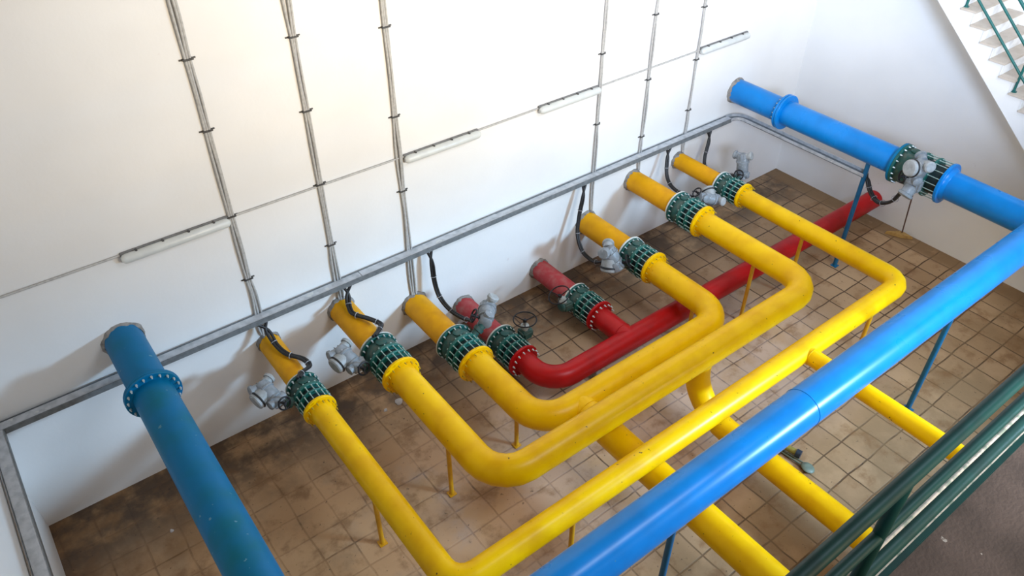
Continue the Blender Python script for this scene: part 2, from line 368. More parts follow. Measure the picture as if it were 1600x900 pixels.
STUB = {'Y1': 'short yellow pipe out of the wall behind the leftmost green valve',
        'Y2': 'short yellow pipe leaving the wall behind the second green valve from the left',
        'Y3': 'short yellow pipe out of the wall, next left of the dull red pair',
        'R1': 'short dull red pipe leaving the wall behind the grey actuator and handwheel',
        'R2': 'short dull red pipe leaving the wall under the middle of the cable tray',
        'Y4': 'short yellow pipe leaving the wall right of the red pair',
        'Y5': 'short yellow pipe leaving the wall, second from the right corner',
        'Y6': 'short yellow pipe leaving the wall nearest the right corner'}
for k, (x, z, r, R, yf, yn) in P.items():
    red = k[0] == 'R'
    t = thing('wall_pipe', STUB[k], 'pipe', (x, 0, z), 'pipe stubs leaving the back wall')
    bm = bmesh.new(); sweep(bm, [(0, 0.10, 0), (0, yf + 0.03, 0)], r, 40); obj('pipe', bm, 'red_dusty' if red else 'yellow_shaded', t)
    bm = bmesh.new(); ringsolid(bm, (0, yf, 0), (0, -1, 0), r * 0.9, R, -0.030, -0.002); o = obj('flange', bm, 'gasket', t)
    o['label'] = 'bare pale flange'
    del o

def leg(parent, x, y, ztop, r=0.032, mat='leg_yellow', plate=0.055):
    bm = bmesh.new(); cyl(bm, (x, y, 0.012), (x, y, ztop), r, seg=16); l_ = obj('support_leg', bm, mat, parent)
    bm = bmesh.new(); box(bm, x - plate, x + plate, y - plate, y + plate, 0.0, 0.014, 0.003); obj('foot_plate', bm, mat, l_)

def near_flange(t, k, mat, boltmat):
    x, z, r, R, yf, yn = P[k]
    bm = bmesh.new(); ringsolid(bm, (x, yn, z), (0, -1, 0), r * 0.95, R, -0.045, -0.004)
    sweep2(bm, V((x, yn, z)), V((0, -1, 0)), [(-0.03, r * 1.02), (0.0, r * 1.05), (0.012, r * 1.04), (0.03, r * 1.005)], 40)
    f = obj('flange', bm, mat, t)
    bolts(f, x, z, yn - 0.046, R * 0.885, 16, boltmat, s=1.25 if boltmat == 'bolt' else 1.0)

def ell(t, pts, r, R, mat, steps=8, name='pipe'):
    bm = bmesh.new(); sweep(bm, bend(pts, R, steps), r, 40); return obj(name, bm, mat, t)

def weld(t, c, d, r, mat):
    bm = bmesh.new(); torus(bm, c, d, r + 0.001, 0.006, 40, 8); return obj('weld_seam', bm, mat, t)

# outer yellow loop (first and last of the row)
YA, YB, YC, YR = -4.735, -3.945, -3.25, -2.345
t = thing('yellow_loop_pipe', 'outermost thin yellow U-shaped pipe loop with its branch to the walkway', 'pipe')
x1, x6 = P['Y1'][0], P['Y6'][0]; z = 1.43
ell(t, [(x1, P['Y1'][5], z), (x1, YA, z), (x6, YA, z), (x6, P['Y6'][5], z)], 0.158, 0.27, 'yellow', 4)
near_flange(t, 'Y1', 'yellow', 'bolt_yellow'); near_flange(t, 'Y6', 'yellow', 'bolt_yellow')
bm = bmesh.new(); sweep(bm, [(9.28, YA, 1.43), (9.28, -9.3, 1.43)], 0.126, 36); obj('branch_pipe', bm, 'yellow', t)
weld(t, (9.28, YA - 0.150, 1.43), (0, 1, 0), 0.128, 'yellow')
for (x, y) in ((x1, -2.92), (x6, -2.93), (5.05, YA), (11.1, YA)): leg(t, x, y, 1.40)
# middle yellow loop
t = thing('yellow_loop_pipe', 'middle yellow U-shaped pipe loop with dropping branch, between the outer and inner loops', 'pipe')
x2, x5 = P['Y2'][0], P['Y5'][0]; z = 1.44
ell(t, [(x2, P['Y2'][5], z), (x2, YB, z), (x5, YB, z), (x5, P['Y5'][5], z)], 0.199, 0.44, 'yellow', 5)
near_flange(t, 'Y2', 'yellow', 'bolt_yellow'); near_flange(t, 'Y5', 'yellow', 'bolt_yellow')
bm = bmesh.new(); sweep(bm, bend([(8.06, YB, 1.40), (8.06, YB, 0.50), (8.06, -9.3, 0.50)], 0.70, 8), 0.176, 36); obj('branch_pipe', bm, 'yellow', t)
for (x, y) in ((x2, -2.83), (x5, -2.88)): leg(t, x, y, 1.40)
# inner yellow loop
t = thing('yellow_loop_pipe', 'innermost lower yellow U-shaped pipe loop whose branch passes under the middle loop', 'pipe')
x3, x4 = P['Y3'][0], P['Y4'][0]; z = 0.93
ell(t, [(x3, P['Y3'][5], z), (x3, YC, z), (x4, YC, z), (x4, P['Y4'][5], z)], 0.211, 0.46, 'yellow', 8)
near_flange(t, 'Y3', 'yellow', 'bolt_yellow'); near_flange(t, 'Y4', 'yellow', 'bolt_yellow')
bm = bmesh.new(); sweep(bm, [(6.44, YC, z), (6.44, -9.3, z)], 0.205, 36); obj('branch_pipe', bm, 'yellow', t)
weld(t, (6.44, YC - 0.200, z), (0, 1, 0), 0.207, 'yellow')
for (x, y) in ((x3, -2.70), (x4, -2.66)): leg(t, x, y, 0.90)
# red run
t = thing('red_pipe_run', 'long glossy red pipe running along the floor into the right wall', 'pipe')
xr1, xr2 = P['R1'][0], P['R2'][0]; z = 0.39
ell(t, [(xr1, P['R1'][5], z), (xr1, YR, z), (W - 0.002, YR, z)], 0.183, 0.42, 'red', 8)
near_flange(t, 'R1', 'red', 'bolt'); near_flange(t, 'R2', 'red', 'bolt')
bm = bmesh.new(); sweep(bm, [(xr2, P['R2'][5], z), (xr2, YR, z)], 0.183, 36); obj('branch_pipe', bm, 'red', t)
weld(t, (xr2, YR + 0.175, z), (0, 1, 0), 0.184, 'red')
for (x, y) in ((7.6, YR), (12.4, YR)):
    bm = bmesh.new(); box(bm, x - 0.06, x + 0.06, y - 0.14, y + 0.14, 0.0, 0.24, 0.01); obj('support_block', bm, 'mortar', t)

# blue pipes
XB, XC, ZB, YX, RB = 1.72, 13.2, 2.45, -5.80, 0.229
def blue_pair(t, x, z, yc, r, R, front):
    """one half of a bolted flange pair"""
    bm = bmesh.new()
    if front: ringsolid(bm, (x, yc, z), (0, -1, 0), r * 0.9, R, 0.001, 0.034)
    else: ringsolid(bm, (x, yc, z), (0, -1, 0), r * 0.9, R, -0.040, -0.001)
    return obj('flange', bm, 'blue_dark' if x < 5 else 'blue', t)
t = thing('blue_wall_pipe', 'short dark blue pipe leaving the wall at the left corner', 'pipe')
bm = bmesh.new(); sweep(bm, [(XB, 0.10, 2.43), (XB, -1.14, 2.43)], RB, 44); obj('pipe', bm, 'blue_dark', t)
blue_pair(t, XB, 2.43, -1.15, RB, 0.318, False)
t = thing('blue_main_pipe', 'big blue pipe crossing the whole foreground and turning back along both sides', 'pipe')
ell(t, [(XB, -1.16, 2.43), (XB, YX, ZB)], RB, 0.3, 'blue_dark', name='side_pipe')
ell(t, [(XB, YX + 0.45, ZB), (XB, YX, ZB), (XC, YX, ZB), (XC, -4.30, 2.47)], [0.42, 0.30], 'blue', 6) if False else None
bm = bmesh.new(); sweep(bm, bend([(XB, YX + 0.40, ZB), (XB, YX, ZB), (XC, YX, ZB), (XC, -4.30, 2.47)], [0.38, 0.26], 6), RB + 0.003, 44); obj('pipe', bm, 'blue', t)
blue_pair(t, XB, 2.43, -1.15, RB, 0.318, True)
bolts(t, XB, 2.43, -1.19, 0.285, 20, 'bolt', s=1.25)
bm = bmesh.new(); ringsolid(bm, (XC, -4.30, 2.47), (0, -1, 0), RB * 0.9, 0.336, -0.05, 0.0)
sweep2(bm, V((XC, -4.30, 2.47)), V((0, -1, 0)), [(-0.02, RB * 1.02), (0.0, RB * 1.2), (0.03, RB * 1.15), (0.06, RB * 1.01)], 44)
obj('flange', bm, 'blue', t)
for x in (5.46, 10.98): leg(t, x, YX, ZB - 0.1, 0.040, 'leg_blue', 0.075)
for x, y in ((3.2, YX), (7.43, YX)): weld(t, (x, y, ZB), (1, 0, 0), RB + 0.002, 'blue')
t = thing('blue_wall_pipe', 'blue pipe length from the right end of the back wall to the blue line valve', 'pipe')
bm = bmesh.new(); sweep(bm, [(XC, 0.10, 2.47), (XC, -3.46, 2.47)], RB - 0.004, 44); obj('pipe', bm, 'blue', t)
bm = bmesh.new(); ringsolid(bm, (XC, -1.15, 2.47), (0, -1, 0), 0.2, 0.325, -0.045, -0.004); obj('flange', bm, 'blue', t)
bm = bmesh.new(); ringsolid(bm, (XC, -1.15, 2.47), (0, -1, 0), 0.2, 0.325, 0.004, 0.05); obj('flange', bm, 'blue', t)
bolts(t, XC, 2.47, -1.10, 0.285, 20, 'bolt', True, 1.2)
bm = bmesh.new(); ringsolid(bm, (XC, -3.47, 2.47), (0, -1, 0), 0.2, 0.336, -0.045, -0.002); obj('flange', bm, 'blue_dark', t)
leg(t, 13.22, -2.95, 2.40, 0.040, 'leg_blue', 0.06)

# ------------------------------------------------------------------ valves
def actuator(parent, o, u, wdir, L=0.42, s=1.0, caps=True, dark=True):
    """Grey electric actuator: gearbox at o, motor drum along u, small handwheel facing wdir."""
    o = V(o); u = V(u).normalized(); wd = V(wdir).normalized(); side = u.cross(wd).normalized()
    bm = bmesh.new()
    lathe(bm, o - u * 0.09 * s, u, [(0, 0.055 * s), (0.015 * s, 0.085 * s), (0.11 * s, 0.085 * s), (0.12 * s, 0.105 * s), (0.14 * s, 0.105 * s), (0.15 * s, 0.09 * s)], 28)
    lathe(bm, o, side, [(-0.13 * s, 0.05 * s), (-0.12 * s, 0.065 * s), (0.12 * s, 0.065 * s), (0.13 * s, 0.045 * s)], 20)
    a = obj('actuator', bm, 'grey', parent)
    bm = bmesh.new(); b0 = o + u * 0.05 * s
    lathe(bm, b0, u, [(0, 0.09 * s), (0.02 * s, 0.105 * s), (L * 0.5, 0.105 * s), (L * 0.52, 0.12 * s), (L * 0.60, 0.12 * s), (L * 0.62, 0.108 * s), (L * 0.92, 0.10 * s), (L, 0.07 * s)], 28)
    for q in range(12):     # cooling ribs
        a_ = 2 * PI * q / 12; e = side * math.cos(a_) + wd * math.sin(a_)
        c0 = b0 + e * 0.105 * s
        cyl(bm, c0 + u * L * 0.64, c0 + u * L * 0.92, 0.009 * s, seg=6)
    obj('motor_housing', bm, 'grey', a)
    if caps:
        e0 = b0 + u * L * 0.80
        for sg in (1, -1):
            bm = bmesh.new()
            lathe(bm, e0, (side * sg + u * 0.25).normalized(), [(0.05 * s, 0.062 * s), (0.125 * s, 0.062 * s), (0.13 * s, 0.078 * s), (0.165 * s, 0.078 * s), (0.18 * s, 0.06 * s)], 24)
            obj('terminal_cover', bm, 'grey_pale' if sg > 0 else 'grey', a)
    if dark:
        cd = V(dark).normalized() if not isinstance(dark, bool) else (-V((0, 0, 1)) * 0.6 + wd * 0.4).normalized()
        cb = b0 + u * L * 0.45
        bm = bmesh.new(); lathe(bm, cb, cd, [(0.04 * s, 0.105 * s), (0.15 * s, 0.115 * s), (0.20 * s, 0.115 * s), (0.215 * s, 0.10 * s), (0.218 * s, 0.06 * s)], 28)
        obj('switch_cover', bm, 'grey_pale', a)
        bm = bmesh.new(); torus(bm, cb + cd * 0.155 * s, cd, 0.115 * s, 0.014 * s, 28, 8)
        obj('cover_seal', bm, 'black', a)
    hw = bmesh.new(); hc = o + wd * 0.17 * s
    torus(hw, hc, wd, 0.085 * s, 0.012 * s, 28, 8)
    for q in range(3):
        a_ = 2 * PI * q / 3; e = side * math.cos(a_) + u * math.sin(a_)
        cyl(hw, hc, hc + e * 0.085 * s, 0.009 * s, seg=8)
    cyl(hw, o + wd * 0.06 * s, hc + wd * 0.03 * s, 0.018 * s, seg=12)
    obj('handwheel', hw, 'wheel', a)
    return a
def manual_gear(parent, o, axis, sdir, R=0.19):
    """Worm gearbox with a big handwheel on an upright stem."""
    o = V(o); ax = V(axis).normalized(); sd = V(sdir).normalized()
    bm = bmesh.new()
    box(bm, o.x - 0.09, o.x + 0.09, o.y - 0.10, o.y + 0.10, o.z - 0.08, o.z + 0.08, 0.025)
    lathe(bm, o, sd, [(-0.05, 0.09), (0.10, 0.09), (0.12, 0.07)], 24)
    g = obj('gearbox', bm, 'green_body', parent)
    bm = bmesh.new(); lathe(bm, o, ax, [(0.05, 0.05), (0.12, 0.05), (0.125, 0.068), (0.17, 0.068), (0.19, 0.035), (0.29, 0.022)], 20); obj('stem', bm, 'wheel_pale', g)
    hc = o + ax * 0.29; x, y = frame(ax); bm = bmesh.new()
    torus(bm, hc, ax, R, 0.011, 40, 8)
    for q in range(3):
        a_ = 2 * PI * q / 3 + 0.4; e = x * math.cos(a_) + y * math.sin(a_)
        cyl(bm, hc - ax * 0.03, hc + e * R, 0.009, seg=8)
    lathe(bm, hc - ax * 0.05, ax, [(0, 0.03), (0.05, 0.03), (0.06, 0.02)], 16)
    obj('handwheel', bm, 'wheel', g)
    return g
rod_mesh = {}
def valve(label, x, z, r, R, yf, yn, nb=16):
    Lv = yf - yn - 0.047
    t = thing('flanged_valve', label, 'valve', (x, yf, z), 'green flanged valves in the pipe lines')
    D = V((0, -1, 0))
    y1 = 0.41 * Lv          # second flange of the body
    bm = bmesh.new()
    lathe(bm, (0, 0, 0), D, [(0.03, r * 1.16), (0.05, r * 1.24), (0.12 * Lv + 0.03, r * 1.27), (y1 - 0.02, r * 1.25), (y1 + 0.01, r * 1.16)], 40)
    lathe(bm, (0, -0.22 * Lv, 0), (0, 0, 1), [(r * 0.9, 0.075), (r * 1.34, 0.075), (r * 1.38, 0.055)], 20)      # stem boss on top
    obj('valve_body', bm, 'green_body', t)
    bm = bmesh.new(); ringsolid(bm, (0, 0, 0), D, r * 0.9, R, 0.0, 0.042); f1 = obj('flange', bm, 'green', t)
    bm = bmesh.new(); ringsolid(bm, (0, -y1, 0), D, r * 0.9, R * 0.97, 0.0, 0.05)
    obj('flange', bm, 'green_rim', t)
    bm = bmesh.new(); lathe(bm, (0, 0, 0), D, [(y1 + 0.03, r * 1.06), (Lv + 0.0, r * 1.06)], 40); obj('sleeve', bm, 'green_dark', t)
    ym = y1 + 0.05 + (Lv - y1 - 0.05) * 0.46
    bm = bmesh.new(); ringsolid(bm, (0, -ym, 0), D, r * 1.0, R * 0.985, -0.014, 0.014); obj('joint_ring', bm, 'green_rim', t)
    bolts(t, 0, 0, -0.045, (r * 1.26 + R) / 2 + 0.006, nb, 'bolt', s=1.2)
    key = (round(Lv, 3), round(R, 3))
    rr = R * 0.93
    if key not in rod_mesh:
        bm = bmesh.new()
        sweep2(bm, V((0, 0, 0)), D, [(y1 - 0.02, 0.0075), (Lv - 0.001, 0.0075)], 8)
        for yy in (y1 - 0.016, y1 + 0.051, ym - 0.030, ym + 0.017):
            sweep2(bm, V((0, 0, 0)), D, [(yy, 0.0125), (yy + 0.013, 0.0125)], 6)
        o = obj('tie_rod', bm, 'rod', None, False); rod_mesh[key] = o.data; bpy.data.objects.remove(o)
    for k in range(nb):
        a = 2 * PI * (k + 0.5) / nb
        obj('tie_rod', rod_mesh[key], None, t, loc=(rr * math.cos(a), 0, rr * math.sin(a)))
    return t
def neck(t, p0, p1, r=0.06):
    bm = bmesh.new(); p0 = V(p0); d = V(p1) - p0; L = d.length
    lathe(bm, p0, d, [(0, r), (L * 0.55, r), (L * 0.58, r * 1.35), (L * 0.78, r * 1.35), (L * 0.80, r), (L, r)], 20)
    return obj('stem_neck', bm, 'green_body', t)

VL = {'Y1': 'smaller green valve with grey actuator, leftmost on the yellow pipes',
      'Y2': 'green valve on a yellow pipe, second from the left, grey actuator on its left side',
      'Y3': 'green valve on a yellow pipe touching the red pipe valve, grey actuator on its right',
      'R1': 'green valve with dark handwheel where the red pipe bends, left of the two on red',
      'R2': 'dusty green valve with large handwheel, on the straight red branch',
      'Y4': 'green valve on a yellow pipe just right of the two red pipe valves',
      'Y5': 'green valve on yellow pipe, second from the right corner, actuator to its right',
      'Y6': 'smaller green valve with upright grey actuator, nearest the right corner'}
vt = {}
for k, (x, z, r, R, yf, yn) in P.items():
    zz = {'Y1': 1.43, 'Y6': 1.43, 'Y3': 0.915, 'Y4': 0.945}.get(k, z)
    vt[k] = valve(VL[k], x, zz, r, R, yf, yn, 16 if k in ('Y1', 'Y6') else 18)
t = vt['Y1']; neck(t, (-0.16, -0.20, 0.0), (-0.33, -0.20, 0.05)); actuator(t, (-0.40, -0.14, 0.10), (-0.25, 0.85, 0.35), (0.25, -0.9, 0.3), 0.28, 1.0, True, (-0.9, -0.25, -0.15))
t = vt['Y2']; neck(t, (-0.20, -0.22, 0.0), (-0.36, -0.22, 0.04)); actuator(t, (-0.43, -0.16, 0.08), (-0.25, 0.85, 0.35), (0.2, -0.9, 0.25), 0.30, 1.05, True, (-0.9, -0.25, -0.15))
t = vt['Y3']; neck(t, (0.20, -0.15, 0.05), (0.44, -0.15, 0.20)); actuator(t, (0.52, -0.12, 0.24), (0.62, 0.70, 0.0), (-0.72, 0.45, 0.45), 0.30, 1.2, True, False)
t = vt['Y4']; neck(t, (-0.22, -0.15, 0.0), (-0.36, -0.15, 0.0)); actuator(t, (-0.44, -0.12, 0.02), (-0.25, 0.55, 0.75), (0.5, -0.6, 0.4), 0.28, 1.3, True, (-0.3, -0.3, -0.9))
t = vt['Y5']; neck(t, (0.20, -0.17, 0.05), (0.36, -0.17, 0.10)); actuator(t, (0.42, -0.18, 0.12), (0.75, -0.25, -0.28), (-0.6, 0.35, 0.7), 0.32, 1.0, True, (0.3, 0.8, 0.5))
t = vt['Y6']; neck(t, (0.15, -0.15, 0.05), (0.28, -0.15, 0.11)); actuator(t, (0.37, -0.15, 0.14), (0.10, 0.25, 0.95), (-0.85, -0.2, 0.35), 0.34, 1.0, True, False)
t = vt['R1']; neck(t, (0.19, -0.25, 0.05), (0.26, -0.25, 0.07), 0.05); manual_gear(t, (0.30, -0.25, 0.16), (0, 0, 1), (1, 0, 0), 0.185)
t = vt['R2']; neck(t, (-0.19, -0.15, 0.05), (-0.30, -0.15, 0.07), 0.05); manual_gear(t, (-0.36, -0.15, 0.12), (-0.45, 0.1, 0.9), (-1, 0, 0), 0.185)
t = valve('green valve with grey actuator set in the big blue pipe near the right wall', XC, 2.47, RB, 0.336, -3.47, -4.30, 18)
neck(t, (-0.24, -0.40, 0.02), (-0.34, -0.45, 0.05)); actuator(t, (-0.42, -0.46, 0.10), (0.15, -0.15, 0.85), (-0.75, 0.55, 0.1), 0.26, 1.15, True, (-0.9, 0.3, 0.2))
bm = bmesh.new(); box(bm, -0.48, -0.30, -0.60, -0.36, -0.14, 0.08, 0.03); lathe(bm, (-0.42, -0.48, -0.05), (-0.5, 0.1, -0.7), [(0, 0.10), (0.13, 0.10), (0.14, 0.12), (0.18, 0.12), (0.20, 0.09)], 24); obj('gearbox', bm, 'grey', t)

# ------------------------------------------------------------------ cable tray and black cables
t = thing('cable_tray', 'galvanised cable tray running along the back wall and turning at both ends', 'cable tray', (0, 0, 2.0))
def tray_piece(x0, x1, y0, y1, name, cover=True):
    bm = bmesh.new(); box(bm, x0, x1, y0, y1, -0.055, 0.0, 0.006); o = obj(name, bm, 'galv', t)
    return o
a = tray_piece(0.035, 4.9, -0.175, -0.040, 'tray_cover'); tray_piece(4.905, 7.4, -0.185, -0.036, 'tray_cover'); tray_piece(7.36, 13.02, -0.172, -0.040, 'tray_cover').location.z = -0.004
tray_piece(0.035, 0.170, -7.6, -0.178, 'tray_cover')
for x0, x1, y0, y1 in ((0.17, 13.0, -0.186, -0.178), (0.03, 13.0, -0.036, -0.028)):
    bm = bmesh.new(); box(bm, x0, x1, y0, y1, -0.075, 0.006); obj('tray_side', bm, 'galv_dark', t)
for x0, x1 in ((0.026, 0.033), (0.172, 0.180)):
    bm = bmesh.new(); box(bm, x0, x1, -7.6, -0.178, -0.075, 0.008); obj('tray_side', bm, 'galv_dark', t)
# bend and open channel under the blue pipe at the right
bm = bmesh.new()
arc = [(13.02 + 0.24 * math.sin(a_), -0.106 - 0.24 * (1 - math.cos(a_))) for a_ in [PI / 2 * k / 6 for k in range(7)]]
pl = [(12.98, -0.106)] + arc + [(13.26, -2.95)]
def strip(bm, pl, w0, w1, z0, z1):
    L = []
    for i, (x, y) in enumerate(pl):
        a0 = V(pl[max(i - 1, 0)]); b0 = V(pl[min(i + 1, len(pl) - 1)]); d = (b0 - a0).normalized(); nn = V((d.y, -d.x))
        L.append([bm.verts.new((x + nn.x * w, y + nn.y * w, zz)) for w, zz in ((w0, z0), (w1, z0), (w1, z1), (w0, z1))])
    for a0, b0 in zip(L, L[1:]):
        for j in range(4): bm.faces.new((a0[j], a0[(j + 1) % 4], b0[(j + 1) % 4], b0[j]))
    bm.faces.new(L[0][::-1]); bm.faces.new(L[-1])
strip(bm, pl, -0.085, 0.085, -0.055, -0.045); obj('tray_floor', bm, 'galv_dark', t)
for w_ in (-0.085, 0.077):
    bm = bmesh.new(); strip(bm, pl, w_, w_ + 0.008, -0.055, 0.012); obj('tray_side', bm, 'galv', t)
for x in (1.2, 3.0, 4.9, 6.2, 7.4, 9.0, 10.8, 12.2):
    bm = bmesh.new(); box(bm, x - 0.015, x + 0.015, -0.15, -0.002, -0.085, -0.075); box(bm, x - 0.015, x + 0.015, -0.03, -0.002, -0.20, -0.075); obj('wall_bracket', bm, 'galv_dark', t)

def black_cable(label, starts, path, r=0.022, ties=4):
    """pair of black flexible hoses leaving the tray, strapped together further down"""
    t = thing('black_cable_pair', label, 'cable', path[0], 'black cables hanging from the tray')
    o0 = V(path[0])
    main = catmull(path, 8)
    for k, st in enumerate(starts):
        off = V(((-1) ** k * r * 0.85, 0, 0.004 * k))
        pts = catmull([V(st)] + [V(p) + off for p in path], 8)
        bm = bmesh.new(); sweep(bm, [p - o0 for p in pts], r, 10); obj('cable', bm, 'black', t)
    for k in range(ties):
        i = int(len(main) * (k + 0.6) / (ties + 0.3)); i = min(max(i, 1), len(main) - 2)
        bm = bmesh.new(); d = main[i + 1] - main[i - 1]; torus(bm, main[i] - o0, d, r * 2.0, 0.0045, 20, 6); obj('cable_tie', bm, 'tie', t)
def cab(label, x0, x1, path, **k): black_cable(label, [(x0, -0.15, 1.93), (x1, -0.15, 1.93)], path, **k)
cab('black cable pair drooping over the leftmost yellow wall pipe', 3.28, 3.42, [(3.38, -0.22, 1.80), (3.40, -0.40, 1.66), (3.45, -0.62, 1.63), (3.58, -0.82, 1.62), (3.60, -0.98, 1.60), (3.44, -1.12, 1.69), (3.36, -1.20, 1.70)])
cab('black cable pair drooping over the second yellow wall pipe', 4.60, 4.72, [(4.62, -0.20, 1.79), (4.56, -0.33, 1.70), (4.54, -0.50, 1.69), (4.66, -0.72, 1.69), (4.74, -0.90, 1.68), (4.66, -1.05, 1.74), (4.50, -1.18, 1.78)])
cab('black cable pair hanging right of the third yellow wall pipe', 6.02, 6.10, [(6.06, -0.20, 1.70), (6.06, -0.24, 1.35), (6.09, -0.32, 1.08), (6.16, -0.50, 0.90), (6.24, -0.75, 0.86), (6.26, -0.95, 0.95)])
cab('long black cable pair hanging in front of the wall in the middle', 9.18, 9.26, [(9.16, -0.20, 1.70), (9.06, -0.24, 1.35), (8.98, -0.32, 1.05), (8.96, -0.50, 0.80), (9.00, -0.75, 0.72), (9.02, -0.95, 0.82)])
cab('black cable pair hanging between the two right-hand yellow wall pipes', 11.24, 11.36, [(11.24, -0.20, 1.76), (11.16, -0.30, 1.50), (11.10, -0.48, 1.36), (11.04, -0.75, 1.36), (10.98, -1.00, 1.44), (10.94, -1.14, 1.50)])
cab('black cable pair hanging beside the rightmost yellow wall pipe', 12.36, 12.46, [(12.38, -0.20, 1.72), (12.24, -0.28, 1.45), (12.16, -0.40, 1.32), (12.14, -0.65, 1.32), (12.16, -0.95, 1.42), (12.14, -1.16, 1.50)])
black_cable('black cable pair looping from the tray end to the blue line valve', [(13.22, -2.94, 1.98), (13.30, -2.94, 1.98)], [(13.26, -3.02, 1.88), (13.24, -3.14, 1.72), (13.16, -3.36, 1.66), (13.02, -3.62, 1.86), (12.94, -3.76, 2.15)], r=0.028)

# ------------------------------------------------------------------ conduits on the wall
def conduit(label, x, zend, clamps, seed):
    t = thing('wall_conduit', label, 'conduit', (x, 0, 2.0), 'conduit bundles climbing the back wall')
    rnd = random.Random(seed)
    ncl = sorted(clamps)
    for k in range(3 if seed < 3 else 2):
        off = (k - (1 if seed < 3 else 0.5)) * 0.031
        pts = []
        z_ = zend
        pts.append(V((off * 1.6 + (0.02 if k == 0 else -0.01), -0.03 - 0.012 * (k % 2), zend - 2.0 - 0.02 * k)))
        if zend < 1.9: pts.append(V((off * 1.5, -0.025, (zend + 2.0) / 2 - 2.0)))
        prev = 2.05
        for c in ncl:
            mz = (prev + c) / 2
            pts.append(V((off + rnd.uniform(-0.018, 0.018), -0.024 - rnd.uniform(0, 0.012), mz - 2.0)))
            pts.append(V((off * 0.85, -0.022, c - 2.0))); prev = c
        pts.append(V((off, -0.022, H - 2.05)))
        bm = bmesh.new(); sweep(bm, catmull(pts, 6), 0.0155, 10); obj('conduit', bm, 'conduit', t)
    for c in ncl:
        bm = bmesh.new(); w_ = 0.060 if seed < 3 else 0.046
        box(bm, -w_, w_, -0.048, -0.0, c - 2.011, c - 1.989, 0.003)
        box(bm, -w_ - 0.03, -w_ + 0.005, -0.012, 0.0, c - 2.008, c - 1.992); box(bm, w_ - 0.005, w_ + 0.03, -0.012, 0.0, c - 2.008, c - 1.992)
        obj('clamp', bm, 'clamp', t)
conduit('leftmost conduit bundle on the back wall, meeting the first lamp end', 3.367, 1.62, [2.60, 3.59, 4.77, 5.62, 6.6, 7.6, 8.6], 0)
conduit('second conduit bundle from the left on the back wall', 4.58, 1.64, [2.62, 3.60, 4.65, 5.58, 6.6, 7.6, 8.6], 1)
conduit('third conduit bundle from the left, beside the second lamp', 5.782, 1.10, [3.04, 4.205, 5.42, 6.5, 7.5, 8.6], 2)
conduit('conduit pair at the right end of the third lamp', 9.542, 1.20, [2.91, 4.13, 5.3, 6.5, 7.6, 8.6], 3)
conduit('conduit pair without a lamp, between the third and fourth lamps', 10.67, 1.64, [2.31, 3.39, 4.5, 5.6, 6.7, 7.8, 8.8], 4)
conduit('rightmost conduit pair, at the left end of the fourth lamp', 11.855, 1.60, [2.47, 3.44, 4.37, 5.4, 6.5, 7.6, 8.7], 5)

# lamps and the thin line feeding them
bm = bmesh.new(); sweep(bm, [(0.001, -0.018, 3.60), (3.2, -0.018, 3.585), (6.5, -0.018, 3.565), (9.5, -0.018, 3.58), (13.1, -0.018, 3.60)], 0.014, 10)
tag(obj('lamp_supply_conduit', bm, 'conduit'), 'thin straight conduit running level along the wall through all four lamps', 'conduit')
def lamp(label, x0, x1, zc):
    L = x1 - x0
    t = thing('tube_lamp', label, 'lamp', ((x0 + x1) / 2, 0, zc), 'unlit tube lamps on the back wall')
    bm = bmesh.new(); box(bm, -L / 2, L / 2, -0.045, 0.0, -0.03, 0.055, 0.008); obj('housing', bm, 'lamp_base', t)
    bm = bmesh.new()
    sweep(bm, [(-L / 2 - 0.005, -0.065, -0.012), (-L / 2 + 0.02, -0.065, -0.012), (-L / 2 + 0.05, -0.065, -0.012), (L / 2 - 0.05, -0.065, -0.012), (L / 2 - 0.02, -0.065, -0.012), (L / 2 + 0.005, -0.065, -0.012)], [0.030, 0.052, 0.060, 0.060, 0.052, 0.030], 20)
    obj('diffuser', bm, 'lamp_shade', t)
    for q in (-0.36, -0.12, 0.12, 0.36):
        bm = bmesh.new(); box(bm, L * q - 0.012, L * q + 0.012, -0.078, -0.03, 0.036, 0.060, 0.003); obj('clip', bm, 'clamp', t)
lamp('leftmost of four white tube lamps, left of the first conduit bundle', 2.03, 3.32, 3.565)
lamp('second tube lamp from the left, right of the third conduit bundle', 5.85, 7.12, 3.545)
lamp('third tube lamp from the left, left of the fourth conduit', 8.26, 9.50, 3.56)
lamp('rightmost tube lamp, ending nearest the blue pipe at the corner', 11.90, 13.18, 3.59)

# ------------------------------------------------------------------ staircase on the right wall
XS = 14.1
t = thing('staircase', 'white staircase descending along the right wall with beige treads', 'stairs', (XS, -3.16, 4.76))
o0 = V((XS, -3.16, 4.76)); dy, dz = 0.2267, 0.1975
k0, k1 = -9, 24
bm = bmesh.new(); prof = []
for k in range(k0, k1):
    yb = -3.162 - dy * k; zt = 4.763 - dz * k - 0.03
    if zt < 0.05: break
    prof.append((yb, zt)); prof.append((yb - dy, zt)); last = k
yb = prof[-1][0]
bot = lambda y: 4.762 - 0.8465 * (-2.764 - y)
lower = [(prof[0][0], bot(prof[0][0]))]
yl = prof[-1][0]; zl = max(bot(yl), 0.0)
y0f = -2.764 - 4.762 / 0.8465
wx = W - XS - 0.004
def slab_piece(pts):
    c0 = [bm.verts.new((0, y - o0.y, z_ - o0.z)) for y, z_ in pts]; c1 = [bm.verts.new((wx, y - o0.y, z_ - o0.z)) for y, z_ in pts]
    bm.faces.new(c0); bm.faces.new(c1[::-1])
    for i in range(len(pts)):
        j = (i + 1) % len(pts); bm.faces.new((c0[i], c1[i], c1[j], c0[j]))
